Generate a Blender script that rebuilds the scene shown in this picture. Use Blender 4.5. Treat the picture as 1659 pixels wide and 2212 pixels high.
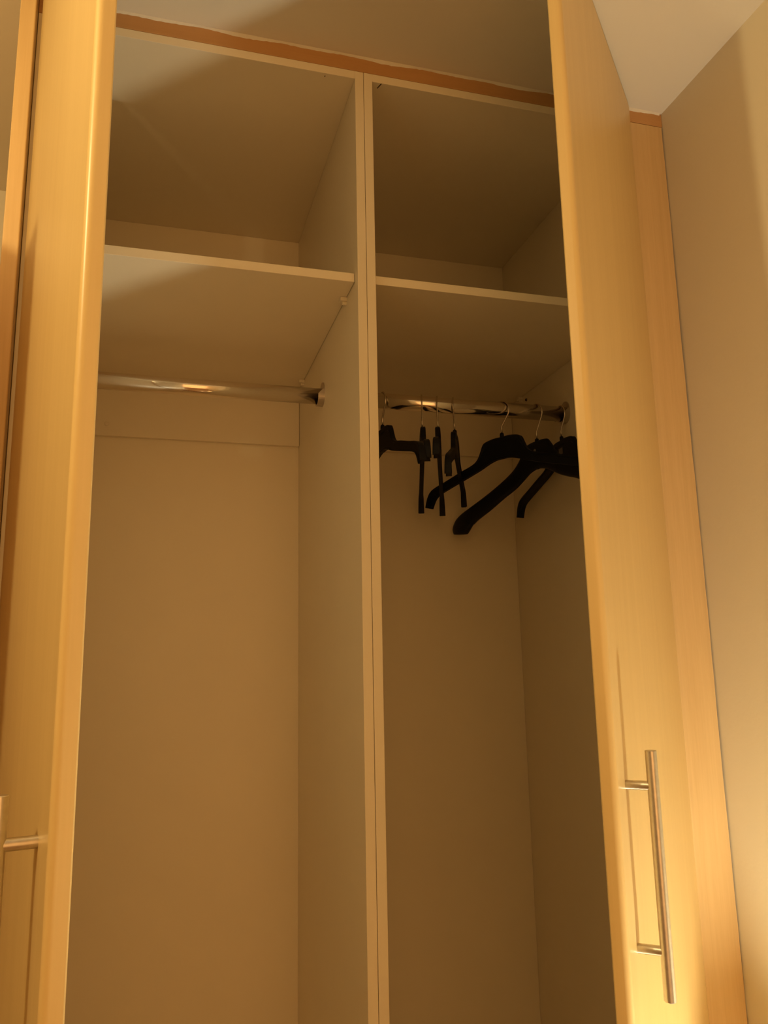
import bpy, bmesh, math, random
from mathutils import Matrix, Vector

# ------------------------------------------------------------------ scene, camera, light
for o in list(bpy.data.objects):
    bpy.data.objects.remove(o, do_unlink=True)
SC = bpy.context.scene
COL = SC.collection
PI = math.pi
FL = 2.42                       # wardrobe top is 2.42 m above the floor; shapes are written with wardrobe top at 0

cam_d = bpy.data.cameras.new('camera')
cam = bpy.data.objects.new('camera', cam_d)
COL.objects.link(cam)
SC.camera = cam
cam_d.sensor_fit = 'HORIZONTAL'
cam_d.sensor_width = 36.0
cam_d.lens = 36.0 * 1764.04 / 1659.0
cam_d.clip_start = 0.02
yaw, pitch, roll = 0.27745, 0.19556, -0.019536
cy, sy, cp, sp = math.cos(yaw), math.sin(yaw), math.cos(pitch), math.sin(pitch)
fw = Vector((sy * cp, cy * cp, sp)); rt = Vector((cy, -sy, 0)); up = rt.cross(fw)
cr, sr = math.cos(roll), math.sin(roll)
r2 = rt * cr + up * sr; u2 = up * cr - rt * sr
M = Matrix((r2, u2, -fw)).transposed().to_4x4()
M.translation = Vector((-0.33433, -1.25287, -1.06955 + FL))
cam.matrix_world = M

SC.view_settings.view_transform = 'Standard'
SC.view_settings.look = 'None'
SC.view_settings.gamma = 1.0
SC.view_settings.use_curve_mapping = False
SC.view_settings.exposure = 0.0

world = bpy.data.worlds.new('world'); SC.world = world; world.use_nodes = True
world.node_tree.nodes['Background'].inputs[0].default_value = (1.0, 0.55, 0.22, 1)
world.node_tree.nodes['Background'].inputs[1].default_value = 0.0

def light(name, kind, loc, power, color, size=0.03, rot=None, spot=None, blend=0.3):
    d = bpy.data.lights.new(name, kind); d.energy = power; d.color = color
    if kind in ('POINT', 'SPOT'): d.shadow_soft_size = size
    if kind == 'SPOT': d.spot_size = spot; d.spot_blend = blend
    if kind == 'AREA': d.shape = 'DISK'; d.size = size
    o = bpy.data.objects.new(name, d); COL.objects.link(o)
    o.location = (loc[0], loc[1], loc[2] + FL)
    if rot: o.rotation_euler = rot
    return o
WARM = (1.0, 0.50, 0.185)
LAMP_LOW = (0.395, -0.597, -1.98)
LAMP_HIGH = (-1.12, -0.865, -0.20)
light('table_lamp_light', 'POINT', LAMP_LOW, 3.85, (8.0, 7.55, 5.6), 0.013)
light('pendant_light', 'POINT', LAMP_HIGH, 6.2, (4.0, 2.96, 1.40), 0.035)
room = light('room_fill_light', 'AREA', (-0.25, -3.02, -1.15), 3.9, (4.0, 1.88, 0.58), 1.7, rot=(math.radians(90), 0, 0))  # added broad fill, like bounce off a lit wall behind the camera
room.data.shape = 'RECTANGLE'; room.data.size_y = 2.2

# ------------------------------------------------------------------ materials
def nodes(m):
    m.use_nodes = True
    nt = m.node_tree
    return nt, nt.nodes['Principled BSDF']
def plain(name, col, rough=0.5, metal=0.0, spec=0.5, noise=0.0, nscale=8.0, bump=0.0, bscale=60.0):
    m = bpy.data.materials.new(name); nt, b = nodes(m)
    b.inputs['Roughness'].default_value = rough
    b.inputs['Metallic'].default_value = metal
    b.inputs['Specular IOR Level'].default_value = spec
    b.inputs['Base Color'].default_value = (*col, 1)
    tc = nt.nodes.new('ShaderNodeTexCoord')
    if noise:
        n = nt.nodes.new('ShaderNodeTexNoise'); n.inputs['Scale'].default_value = nscale; n.inputs['Detail'].default_value = 4
        nt.links.new(tc.outputs['Object'], n.inputs['Vector'])
        r = nt.nodes.new('ShaderNodeValToRGB')
        r.color_ramp.elements[0].position = 0.3; r.color_ramp.elements[1].position = 0.7
        r.color_ramp.elements[0].color = (*[c * (1 - noise) for c in col], 1)
        r.color_ramp.elements[1].color = (*[min(1, c * (1 + noise)) for c in col], 1)
        nt.links.new(n.outputs['Fac'], r.inputs['Fac']); nt.links.new(r.outputs['Color'], b.inputs['Base Color'])
    if bump:
        n2 = nt.nodes.new('ShaderNodeTexNoise'); n2.inputs['Scale'].default_value = bscale; n2.inputs['Detail'].default_value = 3
        nt.links.new(tc.outputs['Object'], n2.inputs['Vector'])
        bp = nt.nodes.new('ShaderNodeBump'); bp.inputs['Strength'].default_value = bump; bp.inputs['Distance'].default_value = 0.002
        nt.links.new(n2.outputs['Fac'], bp.inputs['Height']); nt.links.new(bp.outputs['Normal'], b.inputs['Normal'])
    return m
def wood(name, dark, light_, rough=0.38, axis='Z', sx=38.0):
    m = bpy.data.materials.new(name); nt, b = nodes(m)
    b.inputs['Roughness'].default_value = rough
    b.inputs['Specular IOR Level'].default_value = 0.45
    tc = nt.nodes.new('ShaderNodeTexCoord')
    mp = nt.nodes.new('ShaderNodeMapping')
    s = {'Z': (1, 1, 0.035), 'X': (0.035, 1, 1)}[axis]
    mp.inputs['Scale'].default_value = s
    nt.links.new(tc.outputs['Object'], mp.inputs['Vector'])
    n = nt.nodes.new('ShaderNodeTexNoise'); n.inputs['Scale'].default_value = sx; n.inputs['Detail'].default_value = 6; n.inputs['Roughness'].default_value = 0.6
    nt.links.new(mp.outputs['Vector'], n.inputs['Vector'])
    n2 = nt.nodes.new('ShaderNodeTexNoise'); n2.inputs['Scale'].default_value = sx * 6; n2.inputs['Detail'].default_value = 3
    nt.links.new(mp.outputs['Vector'], n2.inputs['Vector'])
    mx = nt.nodes.new('ShaderNodeMix'); mx.data_type = 'FLOAT'; mx.inputs[0].default_value = 0.3
    nt.links.new(n.outputs['Fac'], mx.inputs[2]); nt.links.new(n2.outputs['Fac'], mx.inputs[3])
    r = nt.nodes.new('ShaderNodeValToRGB')
    r.color_ramp.elements[0].position = 0.32; r.color_ramp.elements[1].position = 0.68
    r.color_ramp.elements[0].color = (*dark, 1); r.color_ramp.elements[1].color = (*light_, 1)
    nt.links.new(mx.outputs[0], r.inputs['Fac']); nt.links.new(r.outputs['Color'], b.inputs['Base Color'])
    return m
M_DOOR = wood('beech_veneer_door', (0.67, 0.485, 0.205), (0.725, 0.535, 0.24), 0.33)
M_FILL = wood('beech_veneer_panel', (0.60, 0.405, 0.182), (0.69, 0.485, 0.230), 0.42, sx=60)
M_FASC = wood('fascia_wood_shade_tone', (0.51, 0.275, 0.098), (0.58, 0.32, 0.125), 0.6, axis='X')  # same wood as the filler; redder tone of its shade put into the colour
M_WHITE = plain('white_melamine', (0.86, 0.77, 0.58), 0.42, spec=0.4, noise=0.01)
M_EDGE = plain('cream_edge_banding', (0.76, 0.70, 0.54), 0.45)
M_WALL = plain('cream_wall_paint', (0.74, 0.68, 0.535), 0.85, spec=0.2, noise=0.015, nscale=3, bump=0.15, bscale=90)
M_CEIL = plain('white_ceiling_paint', (0.78, 0.73, 0.62), 0.9, spec=0.1, noise=0.01, nscale=2, bump=0.1, bscale=50)
M_CHROME = plain('chrome_tube', (0.80, 0.74, 0.66), 0.12, metal=1.0)
M_NICKEL = plain('nickel_bracket', (0.55, 0.50, 0.44), 0.35, metal=1.0)
M_STEEL = plain('brushed_steel', (0.62, 0.58, 0.52), 0.32, metal=1.0, noise=0.06, nscale=150)
M_WIRE = plain('hook_wire', (0.66, 0.60, 0.52), 0.22, metal=1.0)
M_BLACK = plain('black_plastic', (0.006, 0.006, 0.007), 0.5, spec=0.2)
M_LABEL = plain('grey_print', (0.16, 0.15, 0.14), 0.6)
M_FLOOR = wood('oak_floor', (0.30, 0.17, 0.08), (0.42, 0.25, 0.12), 0.5, axis='X', sx=12)
M_DARK = plain('dark_hole', (0.06, 0.04, 0.025), 0.8)
M_SHADE = plain('linen_shade', (0.55, 0.45, 0.33), 0.9)
M_BULB = bpy.data.materials.new('glowing_bulb'); _nt, _b = nodes(M_BULB)
_b.inputs['Emission Color'].default_value = (*WARM, 1); _b.inputs['Emission Strength'].default_value = 8.0

# ------------------------------------------------------------------ helpers
def tag(o, label=None, cat=None, group=None, kind=None):
    if label: o['label'] = label
    if cat: o['category'] = cat
    if group: o['group'] = group
    if kind: o['kind'] = kind
    return o
def empty(name, loc, label, cat, group=None, rz=0.0):
    o = bpy.data.objects.new(name, None); COL.objects.link(o)
    o.empty_display_size = 0.05
    o.location = (loc[0], loc[1], loc[2] + FL); o.rotation_euler = (0, 0, rz)
    return tag(o, label, cat, group)
def abs_loc(p):
    v = Vector((0, 0, 0))
    while p is not None:
        v = v + p.location; p = p.parent
    return v
def link(name, bm, mat, parent=None, local=False, smooth=False, bevel=0.0, origin=None):
    """bm is in room coordinates (wardrobe top = 0) unless local."""
    off = abs_loc(parent) if parent is not None else (Vector((origin[0], origin[1], origin[2] + FL)) if origin else Vector((0, 0, FL)) * 0)
    if not local:
        base = off
        for v in bm.verts: v.co = v.co + Vector((0, 0, FL)) - base
    bmesh.ops.recalc_face_normals(bm, faces=bm.faces[:])
    me = bpy.data.meshes.new(name); bm.to_mesh(me); bm.free()
    me.materials.append(mat)
    if smooth:
        for p in me.polygons: p.use_smooth = True
    o = bpy.data.objects.new(name, me); COL.objects.link(o)
    if parent is not None: o.parent = parent
    elif not local: o.location = off
    if bevel:
        md = o.modifiers.new('bevel', 'BEVEL'); md.width = bevel; md.segments = 3; md.limit_method = 'ANGLE'; md.angle_limit = math.radians(40)
    return o
def box(bm, x0, x1, y0, y1, z0, z1):
    vs = [bm.verts.new((x, y, z)) for x in (x0, x1) for y in (y0, y1) for z in (z0, z1)]
    for f in ((0, 1, 3, 2), (4, 6, 7, 5), (0, 4, 5, 1), (2, 3, 7, 6), (0, 2, 6, 4), (1, 5, 7, 3)):
        bm.faces.new([vs[i] for i in f])
    return bm
def B(*a): return box(bmesh.new(), *a)
def sweep(bm, pts, rad, n=12, caps=True):
    """round tube along a polyline"""
    P = [Vector(p) for p in pts]; rings = []
    ref = None
    for i, p in enumerate(P):
        t = (P[min(i + 1, len(P) - 1)] - P[max(i - 1, 0)]).normalized()
        if ref is None:
            ref = Vector((0, 0, 1)) if abs(t.z) < 0.9 else Vector((1, 0, 0))
        a = (ref - t * ref.dot(t)).normalized(); b = t.cross(a); ref = a
        r = rad[i] if isinstance(rad, (list, tuple)) else rad
        rings.append([bm.verts.new(p + (a * math.cos(2 * PI * k / n) + b * math.sin(2 * PI * k / n)) * r) for k in range(n)])
    for i in range(len(rings) - 1):
        for k in range(n):
            bm.faces.new((rings[i][k], rings[i][(k + 1) % n], rings[i + 1][(k + 1) % n], rings[i + 1][k]))
    if caps:
        bm.faces.new(rings[0][::-1]); bm.faces.new(rings[-1])
    return bm
def prism(bm, prof, f0, f1):
    """extrude a 2D profile between two mappings"""
    a = [bm.verts.new(f0(*p)) for p in prof]; b = [bm.verts.new(f1(*p)) for p in prof]
    n = len(prof)
    for i in range(n): bm.faces.new((a[i], a[(i + 1) % n], b[(i + 1) % n], b[i]))
    bm.faces.new(a[::-1]); bm.faces.new(b)
    return bm
def struct(name, bm, mat, label=None):
    return tag(link(name, bm, mat), label, None, None, 'structure')

# ------------------------------------------------------------------ room shell
T = 0.016                       # board thickness
D = 0.590                       # inner depth
CZ = 0.030                      # ceiling
XW = 0.622                      # right wall
ZF = -FL
struct('floor', B(-2.6, XW + 0.1, -3.2, 0.75, ZF - 0.05, ZF), M_FLOOR)
struct('ceiling', B(-2.6, XW + 0.1, -3.2, 0.75, CZ, CZ + 0.05), M_CEIL)
struct('wall_right', B(XW, XW + 0.1, -3.2, 0.75, ZF, CZ), M_WALL)
struct('wall_back', B(-2.6, XW, D + 0.012, 0.75, ZF, CZ), M_WALL)
struct('wall_left', B(-2.6, -2.5, -3.2, D + 0.012, ZF, CZ), M_WALL)
struct('wall_front', B(-2.5, XW, -3.2, -3.1, ZF, CZ), M_WALL)

# irregular painted caulk line where the ceiling meets the fascia board
random.seed(5)
bm = bmesh.new(); prev = None; x = -0.547
while x < XW - 0.002:
    h = 0.0035 + 0.0022 * math.sin(x * 37) * math.sin(x * 11 + 1) + random.uniform(-0.0006, 0.0006)
    if x > 0.600: h += 0.10 * (x - 0.600)
    ring = [bm.verts.new((x, 0.0, CZ - h)), bm.verts.new((x, -0.0012, CZ - h * 0.7)), bm.verts.new((x, -0.0035, CZ - 0.0002)), bm.verts.new((x, 0.0, CZ - 0.0002))]
    if prev:
        for k in range(4): bm.faces.new((prev[k], prev[(k + 1) % 4], ring[(k + 1) % 4], ring[k]))
    prev = ring; x += 0.006
struct('trim_1', bm, M_CEIL)

# ------------------------------------------------------------------ wardrobe cabinets
ZS = -0.402                     # underside of the shelf
ZB = -0.5424                    # lower edge of the back rail
YR, ZR, RR = 0.302, -0.5148, 0.0165     # hanging tube

def tube_socket(x, s, parent):
    """open-topped bracket; s=+1: fixed to the panel on its left, opening to the right"""
    ro, ri, L = 0.0205, 0.0172, 0.013
    prof = []
    zt = ZR + 0.010
    out = [(YR + ro * math.cos(a), ZR + ro * math.sin(a)) for a in [PI + PI * k / 16 for k in range(17)]]
    inn = [(YR + ri * math.cos(a), ZR + ri * math.sin(a)) for a in [2 * PI - PI * k / 16 for k in range(17)]]
    prof = [(YR - ro, zt)] + out + [(YR + ro, zt), (YR + ri, zt)] + inn + [(YR - ri, zt)]
    bm = bmesh.new()
    prism(bm, prof, lambda y, z: (x, y, z), lambda y, z: (x + s * (L - max(0, (z - ZR)) * 0.9), y, z))
    # back plate with a rounded top
    pl = [(YR + 0.0195 * math.cos(a), ZR + 0.010 + 0.0195 * math.sin(a)) for a in [PI * k / 14 for k in range(15)]]
    pl += [(YR + 0.0195 * math.cos(a), ZR + 0.0195 * math.sin(a)) for a in [PI + PI * k / 14 for k in range(15)]]
    prism(bm, pl, lambda y, z: (x, y, z), lambda y, z: (x + s * 0.002, y, z))
    return link('tube_socket', bm, M_NICKEL, parent)

def peg(x, y, s, parent):
    bm = bmesh.new()
    box(bm, x, x + s * 0.012, y - 0.006, y + 0.006, ZS - 0.0075, ZS - 0.0006)
    sweep(bm, [(x, y, ZS - 0.010), (x + s * 0.008, y, ZS - 0.010)], 0.0035, 10)
    link('shelf_peg', bm, M_WHITE, parent)

def cabinet(x0, x1, label):
    """x0..x1 outer width"""
    c = empty('wardrobe_cabinet', ((x0 + x1) / 2, D / 2, ZF), label, 'wardrobe', 'the two wardrobe cabinets side by side')
    zb = ZF + 0.06
    g = 0.0004
    link('side_panel', B(x0 + g, x0 + T, 0, D, zb, -g), M_WHITE, c, bevel=0.0006)
    link('side_panel', B(x1 - T, x1 - g, 0, D, zb, -g), M_WHITE, c, bevel=0.0006)
    link('top_panel', B(x0 + T, x1 - T, 0, D, -T, -g), M_WHITE, c, bevel=0.0006)
    link('bottom_panel', B(x0 + T, x1 - T, 0, D, zb, zb + T), M_WHITE, c)
    link('plinth', B(x0 + g, x1 - g, 0.05, 0.066, ZF, zb), M_FILL, c)
    link('back_panel', B(x0 + T, x1 - T, D, D + 0.004, zb + T, -T), M_WHITE, c)
    link('shelf', B(x0 + T + 0.0008, x1 - T - 0.0008, 0.0205, D - 0.001, ZS, ZS + T), M_WHITE, c, bevel=0.0006)
    link('back_rail', B(x0 + T + 0.0005, x1 - T - 0.0005, D - 0.012, D - 0.0005, ZB, ZS - 0.0008), M_WHITE, c, bevel=0.001)
    for y in (0.086, 0.516):
        peg(x0 + T, y, 1, c); peg(x1 - T, y, -1, c)
    xa, xb = x0 + T + 0.002, x1 - T - 0.002
    tube = link('hanging_tube', sweep(bmesh.new(), [(xa, YR, ZR), (xb, YR, ZR)], RR, 40), M_CHROME, c, smooth=False)
    for p in tube.data.polygons: p.use_smooth = len(p.vertices) == 4
    tube_socket(x0 + T, 1, tube); tube_socket(x1 - T, -1, tube)
    return c
cab_l = cabinet(-0.547, 0.0, 'empty white wardrobe cabinet behind the left beech door, its clothes tube bare')
cab_r = cabinet(0.0, 0.547, 'white wardrobe cabinet behind the right beech door, with black hangers on its tube')
# small fixings in the boards
def small(name, bm, mat, parent): return link(name, bm, mat, parent)
bm = bmesh.new()
prism(bm, [(0.0325, 0.001), (0.0345, 0.001), (0.0300, 0.014), (0.0285, 0.014)], lambda x, y: (x, y, -T), lambda x, y: (x, y, -T - 0.0006))
small('panel_pin', bm, M_DARK, cab_r)
bm = bmesh.new()
prism(bm, [(-0.0705, 0.006), (-0.069, 0.006), (-0.069, 0.009), (-0.0705, 0.009)], lambda x, y: (x, y, -T), lambda x, y: (x, y, -T - 0.0005))
small('panel_pin', bm, M_DARK, cab_l)
small('screw_cap', sweep(bmesh.new(), [(-0.446, D - 0.012, -0.516), (-0.446, D - 0.0145, -0.516)], [0.005, 0.004], 14), M_WHITE, cab_l)
small('screw_cap', sweep(bmesh.new(), [(0.531, 0.49, -0.417), (0.5285, 0.49, -0.417)], [0.004, 0.003], 14), M_DARK, cab_r)

# ------------------------------------------------------------------ doors
def door(hx, hy, sgn, theta, W, parent, zs, ztop=0.024):
    """(hx,hy): outer corner at the hinge side; exterior normal n."""
    a = math.radians(theta)
    d = Vector((sgn * math.cos(a), -math.sin(a), 0)); n = Vector((-sgn * math.sin(a), -math.cos(a), 0))
    O = Vector((hx, hy, 0)); t = 0.019; r = 0.0075
    def P(s, m, z): return O + d * s + n * m + Vector((0, 0, z))
    prof = []
    q = 8
    for k in range(q + 1):      # free exterior corner
        an = PI / 2 * k / q
        prof.append((W - r + r * math.sin(an), -r + r * math.cos(an)))
    prof += [(W, -t + 0.0015), (W - 0.0015, -t), (0.0015, -t), (0, -t + 0.0015)]
    for k in range(q + 1):
        an = PI / 2 * k / q
        prof.append((r - r * math.cos(an), -r + r * math.sin(an)))
    zb = ZF + 0.065
    bm = bmesh.new()
    b = 0.004
    lv = [(zb, b), (zb + b, 0.0), (ztop - b, 0.0), (ztop, b)]
    rings = []
    for z, ins in lv:
        ring = []
        for s, m in prof:
            s2 = s + (ins * (0.5 if s < W / 2 else -0.5)); m2 = m + (ins * 0.5 if m < -t / 2 else -ins * 0.5)
            ring.append(bm.verts.new(P(s2, m2, z)))
        rings.append(ring)
    N = len(prof)
    for i in range(3):
        for k in range(N):
            f = bm.faces.new((rings[i][k], rings[i][(k + 1) % N], rings[i + 1][(k + 1) % N], rings[i + 1][k]))
    bm.faces.new(rings[0][::-1]); bm.faces.new(rings[-1])
    o = link('door', bm, M_DOOR, parent)
    for p in o.data.polygons: p.use_smooth = False
    for p in o.data.polygons:
        if len(p.vertices) == 4:
            p.use_smooth = True
    md = o.modifiers.new('wn', 'WEIGHTED_NORMAL'); md.keep_sharp = True
    me = o.data
    # keep broad faces flat
    bmm = bmesh.new(); bmm.from_mesh(me)
    for e in bmm.edges:
        if e.calc_face_angle(0) > math.radians(25): e.smooth = False
    bmm.to_mesh(me); bmm.free()
    # white melamine on the unseen inner face, picked to bounce light into the cabinet
    me.materials.append(M_WHITE)
    for p in me.polygons:
        if p.normal.dot(n) < -0.99: p.material_index = 1
    # bar handle
    bm = bmesh.new()
    sh, off, rb = zs
    cz0, cz1 = -1.163, -1.431
    c = 0.0008
    sweep(bm, [P(sh, off, cz1), P(sh, off, cz1 + c), P(sh, off, cz0 - c), P(sh, off, cz0)], [rb - c, rb, rb, rb - c], 28)
    for z in (-1.203, -1.380):
        sweep(bm, [P(sh, -0.0005, z), P(sh, off, z)], 0.0055, 20, caps=False)
    h = link('handle', bm, M_STEEL, o, smooth=True)
    h['label'] = 'brushed steel bar handle on two round posts'
    bmm = bmesh.new(); bmm.from_mesh(h.data)
    for e in bmm.edges:
        if len(e.link_faces) == 2 and e.calc_face_angle(0) > math.radians(40): e.smooth = False
    bmm.to_mesh(h.data); bmm.free()
    # cup hinges on the inner side
    for z in (-0.12, -0.85, -1.6, -2.2):
        bm = bmesh.new()
        sweep(bm, [P(0.022, -t - 0.0001, z), P(0.022, -t - 0.003, z)], 0.0175, 20)
        box2 = bmesh.new()
        vs = [P(s, m, zz) for s in (0.0, 0.03) for m in (-t - 0.004, -t - 0.014) for zz in (z - 0.009, z + 0.009)]
        V = [bm.verts.new(v) for v in vs]
        for f in ((0, 1, 3, 2), (4, 6, 7, 5), (0, 4, 5, 1), (2, 3, 7, 6), (0, 2, 6, 4), (1, 5, 7, 3)): bm.faces.new([V[i] for i in f])
        box2.free()
        link('hinge', bm, M_NICKEL, o)
    return o
door(0.541, -0.012, -1, 46.5, 0.530, cab_r, (0.483, 0.031, 0.0068))
door(-0.5398, -0.012, 1, 75.45, 0.530, cab_l, (0.472, 0.031, 0.0068))

# ------------------------------------------------------------------ boards round the cabinets
o = link('fascia_board', B(-0.5470, XW - 0.0005, 0.0, 0.016, 0.0003, CZ - 0.0003), M_FASC, origin=(0, 0, 0), bevel=0.0008)
tag(o, 'thin shade-toned wood fascia board between the cabinet tops and the ceiling', 'board')
bm = bmesh.new()
zz = [ZF + i * (FL - 0.0012) / 60 for i in range(61)]
random.seed(9)
rows = []
for z in zz:
    e = XW - 0.0022 - 0.0012 * (0.5 + 0.5 * math.sin(z * 9)) + random.uniform(-0.0004, 0.0004)
    rows.append([bm.verts.new(p) for p in ((0.5482, 0.0, z), (e, 0.0, z), (e, 0.018, z), (0.5482, 0.018, z))])
for i in range(60):
    for k in range(4): bm.faces.new((rows[i][k], rows[i][(k + 1) % 4], rows[i + 1][(k + 1) % 4], rows[i + 1][k]))
bm.faces.new(rows[0][::-1]); bm.faces.new(rows[-1])
o = link('filler_panel', bm, M_FILL, origin=(0.585, 0, ZF))
tag(o, 'upright beech filler strip between the right cabinet and the cream wall', 'panel')
o = link('end_panel', B(-0.5712, -0.5474, -0.020, D + 0.010, ZF, CZ - 0.0005), M_FILL, origin=(-0.563, D / 2, ZF), bevel=0.002)
tag(o, 'narrow beech end panel at the far left, outside the left cabinet', 'panel')

# ------------------------------------------------------------------ hangers
SMALL = [((0, -.0035), (0, -.051)), ((.020, -.003), (.014, -.051)), ((.043, -.0065), (.030, -.054)), ((.052, -.012), (.044, -.0585)),
         ((.059, -.026), (.056, -.063)), ((.067, -.040), (.068, -.067)), ((.082, -.050), (.085, -.072)), ((.120, -.0605), (.117, -.081)),
         ((.165, -.074), (.160, -.093)), ((.194, -.082), (.183, -.100)), ((.211, -.090), (.195, -.106)), ((.221, -.104), (.203, -.114)), ((.227, -.126), (.212, -.130))]
BIG = [((0, .0015), (0, -.062)), ((.016, .0015), (.008, -.062)), ((.034, -.002), (.026, -.067)), ((.043, -.012), (.045, -.077)),
       ((.053, -.028), (.068, -.089)), ((.070, -.045), (.090, -.098)), ((.100, -.062), (.115, -.107)), ((.150, -.084), (.160, -.127)),
       ((.205, -.105), (.194, -.142)), ((.240, -.118), (.207, -.151)), ((.262, -.130), (.206, -.151)), ((.271, -.142), (.212, -.157)), ((.274, -.154), (.219, -.164)), ((.269, -.166), (.228, -.170))]
def resample(st, k=3):
    out = []
    for i in range(len(st) - 1):
        p0 = st[max(i - 1, 0)] if i > 0 else tuple((-a[0], a[1]) for a in st[1]); p1 = st[i]; p2 = st[i + 1]; p3 = st[min(i + 2, len(st) - 1)]
        for j in range(k):
            t = j / k
            q = []
            for m in (0, 1):
                c = []
                for n in (0, 1):
                    a, b, cc, d = p0[m][n], p1[m][n], p2[m][n], p3[m][n]
                    c.append(0.5 * ((2 * b) + (-a + cc) * t + (2 * a - 5 * b + 4 * cc - d) * t * t + (-a + 3 * b - 3 * cc + d) * t ** 3))
                q.append(tuple(c))
            out.append(tuple(q))
    out.append(st[-1])
    return out
def hanger_body(kind, bow):
    st = resample(SMALL if kind == 'small' else BIG, 4)
    full = [((-a[0], a[1]), (-b[0], b[1])) for a, b in st[:0:-1]] + st
    hw = st[-1][0][0]
    bm = bmesh.new(); rings = []
    for a, b in full:
        sc = (a[0] + b[0]) / 2; u = min(1.0, abs(sc) / hw)
        lat = bow * u * u
        if kind == 'small':
            w = 0.0055 - 0.0008 * math.sin(PI * u) + 0.0020 * max(0, (u - 0.86) / 0.14)
            web = 0.0030
            cs = [(w * 0.8, 0.0), (w, 0.05), (w, 0.20), (web, 0.26), (web, 0.88), (w * 0.8, 0.92), (w * 0.8, 0.99), (-w * 0.8, 0.99), (-w * 0.8, 0.92), (-web, 0.88), (-web, 0.26), (-w, 0.20), (-w, 0.05), (-w * 0.8, 0.0)]
        else:
            w = 0.0065 + 0.0060 * u ** 2.2
            cs = [(w * math.sin(PI * k / 7) ** 0.6, (1 - math.cos(PI * k / 7)) / 2) for k in range(8)]
            cs += [(-x, v) for x, v in cs[-2:0:-1]]
        ring = []
        for x, v in cs:
            s = a[0] + (b[0] - a[0]) * v; z = a[1] + (b[1] - a[1]) * v
            ring.append(bm.verts.new((s, x + lat, z)))
        rings.append(ring)
    N = len(rings[0])
    for i in range(len(rings) - 1):
        for k in range(N): bm.faces.new((rings[i][k], rings[i][(k + 1) % N], rings[i + 1][(k + 1) % N], rings[i + 1][k]))
    bm.faces.new(rings[0][::-1]); bm.faces.new(rings[-1])
    return bm
def make_hanger(kind, zj, name):
    """local frame: x along the arm (positive = arm towards the back), origin on the tube axis height"""
    root = bpy.data.objects.new(name, None); COL.objects.link(root); root.empty_display_size = 0.05
    bow = 0.0 if kind == 'small' else 0.032
    bm = hanger_body(kind, bow)
    for v in bm.verts: v.co.z += zj
    b = link('body', bm, M_BLACK, root, local=True, smooth=(kind != 'small'))
    bm = bmesh.new()
    sweep(bm, [(0, 0, zj - 0.008), (0, 0, zj + 0.003), (0, 0, zj + 0.006)], [0.0046, 0.0044, 0.0038], 16)
    link('hook_socket', bm, M_BLACK, root, local=True, smooth=True)
    # wire hook, up past the near side of the tube and over it
    R = 0.0215; zc = RR - R + 0.0016
    pts = [(0, 0, zj + 0.004), (0, 0, zj + 0.018), (-0.001, 0, zj + 0.022)]
    for k in range(0, 27):
        an = math.radians(205 - k * 8.6)
        pts.append((R * math.cos(an), 0, zc + R * math.sin(an)))
    hk = link('hook', sweep(bmesh.new(), pts, 0.0017, 10), M_WIRE, root, local=True, smooth=True)
    hk['label'] = 'bare metal wire hook'
    return root
def copy_tree(o, parent=None):
    c = o.copy(); COL.objects.link(c)
    if parent is not None: c.parent = parent
    for ch in list(o.children): copy_tree(ch, c)
    return c
hs = make_hanger('small', -0.573 - ZR, 'coat_hanger')
hb = make_hanger('big', -0.581 - ZR, 'coat_hanger')
HG = 'black hangers on the right clothes tube'
spots = [
    (hs, 0.109, 92.5, 0.0, 'slim black hanger beside the centre partition, its near arm spread to the right'),
    (hs, 0.195, 73.2, 0.03, 'slim black hanger seen edge-on, next to the one at the centre partition'),
    (hs, 0.230, 69.0, 0.06, 'slim black hanger, middle of the three hanging edge-on in a row'),
    (hs, 0.267, 65.0, -0.06, 'slim black hanger, rightmost of the three edge-on ones, wide gap after it'),
    (hs, 0.376, 117.0, -0.02, 'slim black hanger showing its whole broad head, left of the thick-armed hanger'),
    (hb, 0.457, 106.0, 0.0, 'wide contoured black suit hanger with thick arm and pale print on its head'),
    (hs, 0.516, 91.5, 0.03, 'slim black hanger last on the tube, half hidden by the right door'),
]
seen = set()
H = []
for base, hx, ang, tilt, lab in spots:
    o = base if base.name not in seen else copy_tree(base)
    seen.add(base.name)
    o.location = (hx, YR, ZR + FL); o.rotation_euler = (0, tilt, math.radians(ang))
    tag(o, lab, 'hanger', HG)
    H.append(o)
# printed marks: on the suit hanger (dot over a bar) and a square on the last hanger
bm = bmesh.new(); zb6 = -0.581 - ZR
box(bm, -0.010, 0.012, 0.0062, 0.0072, zb6 - 0.040, zb6 - 0.031)
bb = bmesh.new()
sweep(bm, [(0.001, 0.0062, zb6 - 0.021), (0.001, 0.0074, zb6 - 0.021)], 0.0035, 14)
bb.free()
link('print', bm, M_LABEL, H[5], local=True)
bm = bmesh.new(); zb7 = -0.573 - ZR
box(bm, -0.006, 0.010, 0.0020, 0.0036, zb7 - 0.034, zb7 - 0.020)
link('print', bm, M_LABEL, H[6], local=True)

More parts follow.
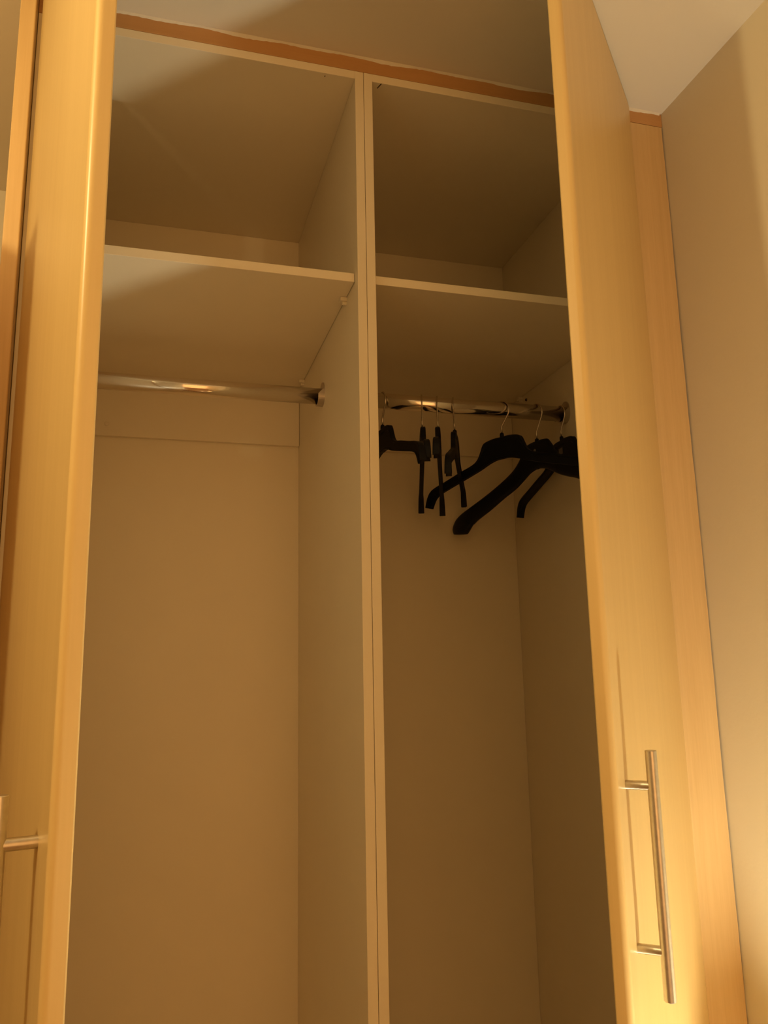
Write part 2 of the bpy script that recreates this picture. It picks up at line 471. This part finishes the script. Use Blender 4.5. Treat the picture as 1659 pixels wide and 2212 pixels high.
# ------------------------------------------------------------------ things beside and behind the camera that shape the light
# low stool with an open-topped lamp, right of the camera against the right wall
def lathe(bm, cx, cyy, prof, n=40):
    rings = [[bm.verts.new((cx + r * math.cos(2 * PI * k / n), cyy + r * math.sin(2 * PI * k / n), z)) for k in range(n)] for r, z in prof]
    for i in range(len(rings) - 1):
        for k in range(n): bm.faces.new((rings[i][k], rings[i][(k + 1) % n], rings[i + 1][(k + 1) % n], rings[i + 1][k]))
    bm.faces.new(rings[0][::-1]); bm.faces.new(rings[-1])
    return bm
lx, ly, lz = LAMP_LOW
tb = empty('stool', (lx, ly, ZF), 'low wooden stool against the right wall under the table lamp', 'stool')
link('seat', B(lx - 0.14, lx + 0.14, ly - 0.14, ly + 0.14, ZF + 0.18, ZF + 0.20), M_FILL, tb, bevel=0.004)
for sx in (-1, 1):
    for sy_ in (-1, 1):
        link('leg', B(lx + sx * 0.12 - 0.014, lx + sx * 0.12 + 0.014, ly + sy_ * 0.12 - 0.014, ly + sy_ * 0.12 + 0.014, ZF, ZF + 0.18), M_FILL, tb)
lp = empty('table_lamp', (lx, ly, ZF + 0.20), 'small table lamp with a drum shade on the low stool', 'lamp')
link('base', lathe(bmesh.new(), lx, ly, [(0.05, ZF + 0.2005), (0.05, ZF + 0.21), (0.012, ZF + 0.22), (0.012, lz - 0.045)]), M_STEEL, lp, smooth=False)
link('bulb_holder', lathe(bmesh.new(), lx, ly, [(0.014, lz - 0.045), (0.014, lz - 0.025)]), M_BLACK, lp)
bm = bmesh.new()
n = 48
def ring(r, z): return [bm.verts.new((lx + r * math.cos(2 * PI * k / n), ly + r * math.sin(2 * PI * k / n), z)) for k in range(n)]
R4 = [ring(0.075, lz - 0.08), ring(0.075, lz + 0.060), ring(0.073, lz + 0.060), ring(0.073, lz - 0.08)]
for i in range(4):
    for k in range(n): bm.faces.new((R4[i][k], R4[i][(k + 1) % n], R4[(i + 1) % 4][(k + 1) % n], R4[(i + 1) % 4][k]))
link('lamp_shade', bm, M_SHADE, lp)

# open room door at the left, just outside the frame
rd = B(-0.735, -0.695, -0.378, 0.32, ZF + 0.008, -0.375)
o = link('room_door', rd, M_FILL, origin=(-0.715, -0.06, ZF), bevel=0.003)
tag(o, 'plain wooden room door standing open left of the wardrobe', 'door')
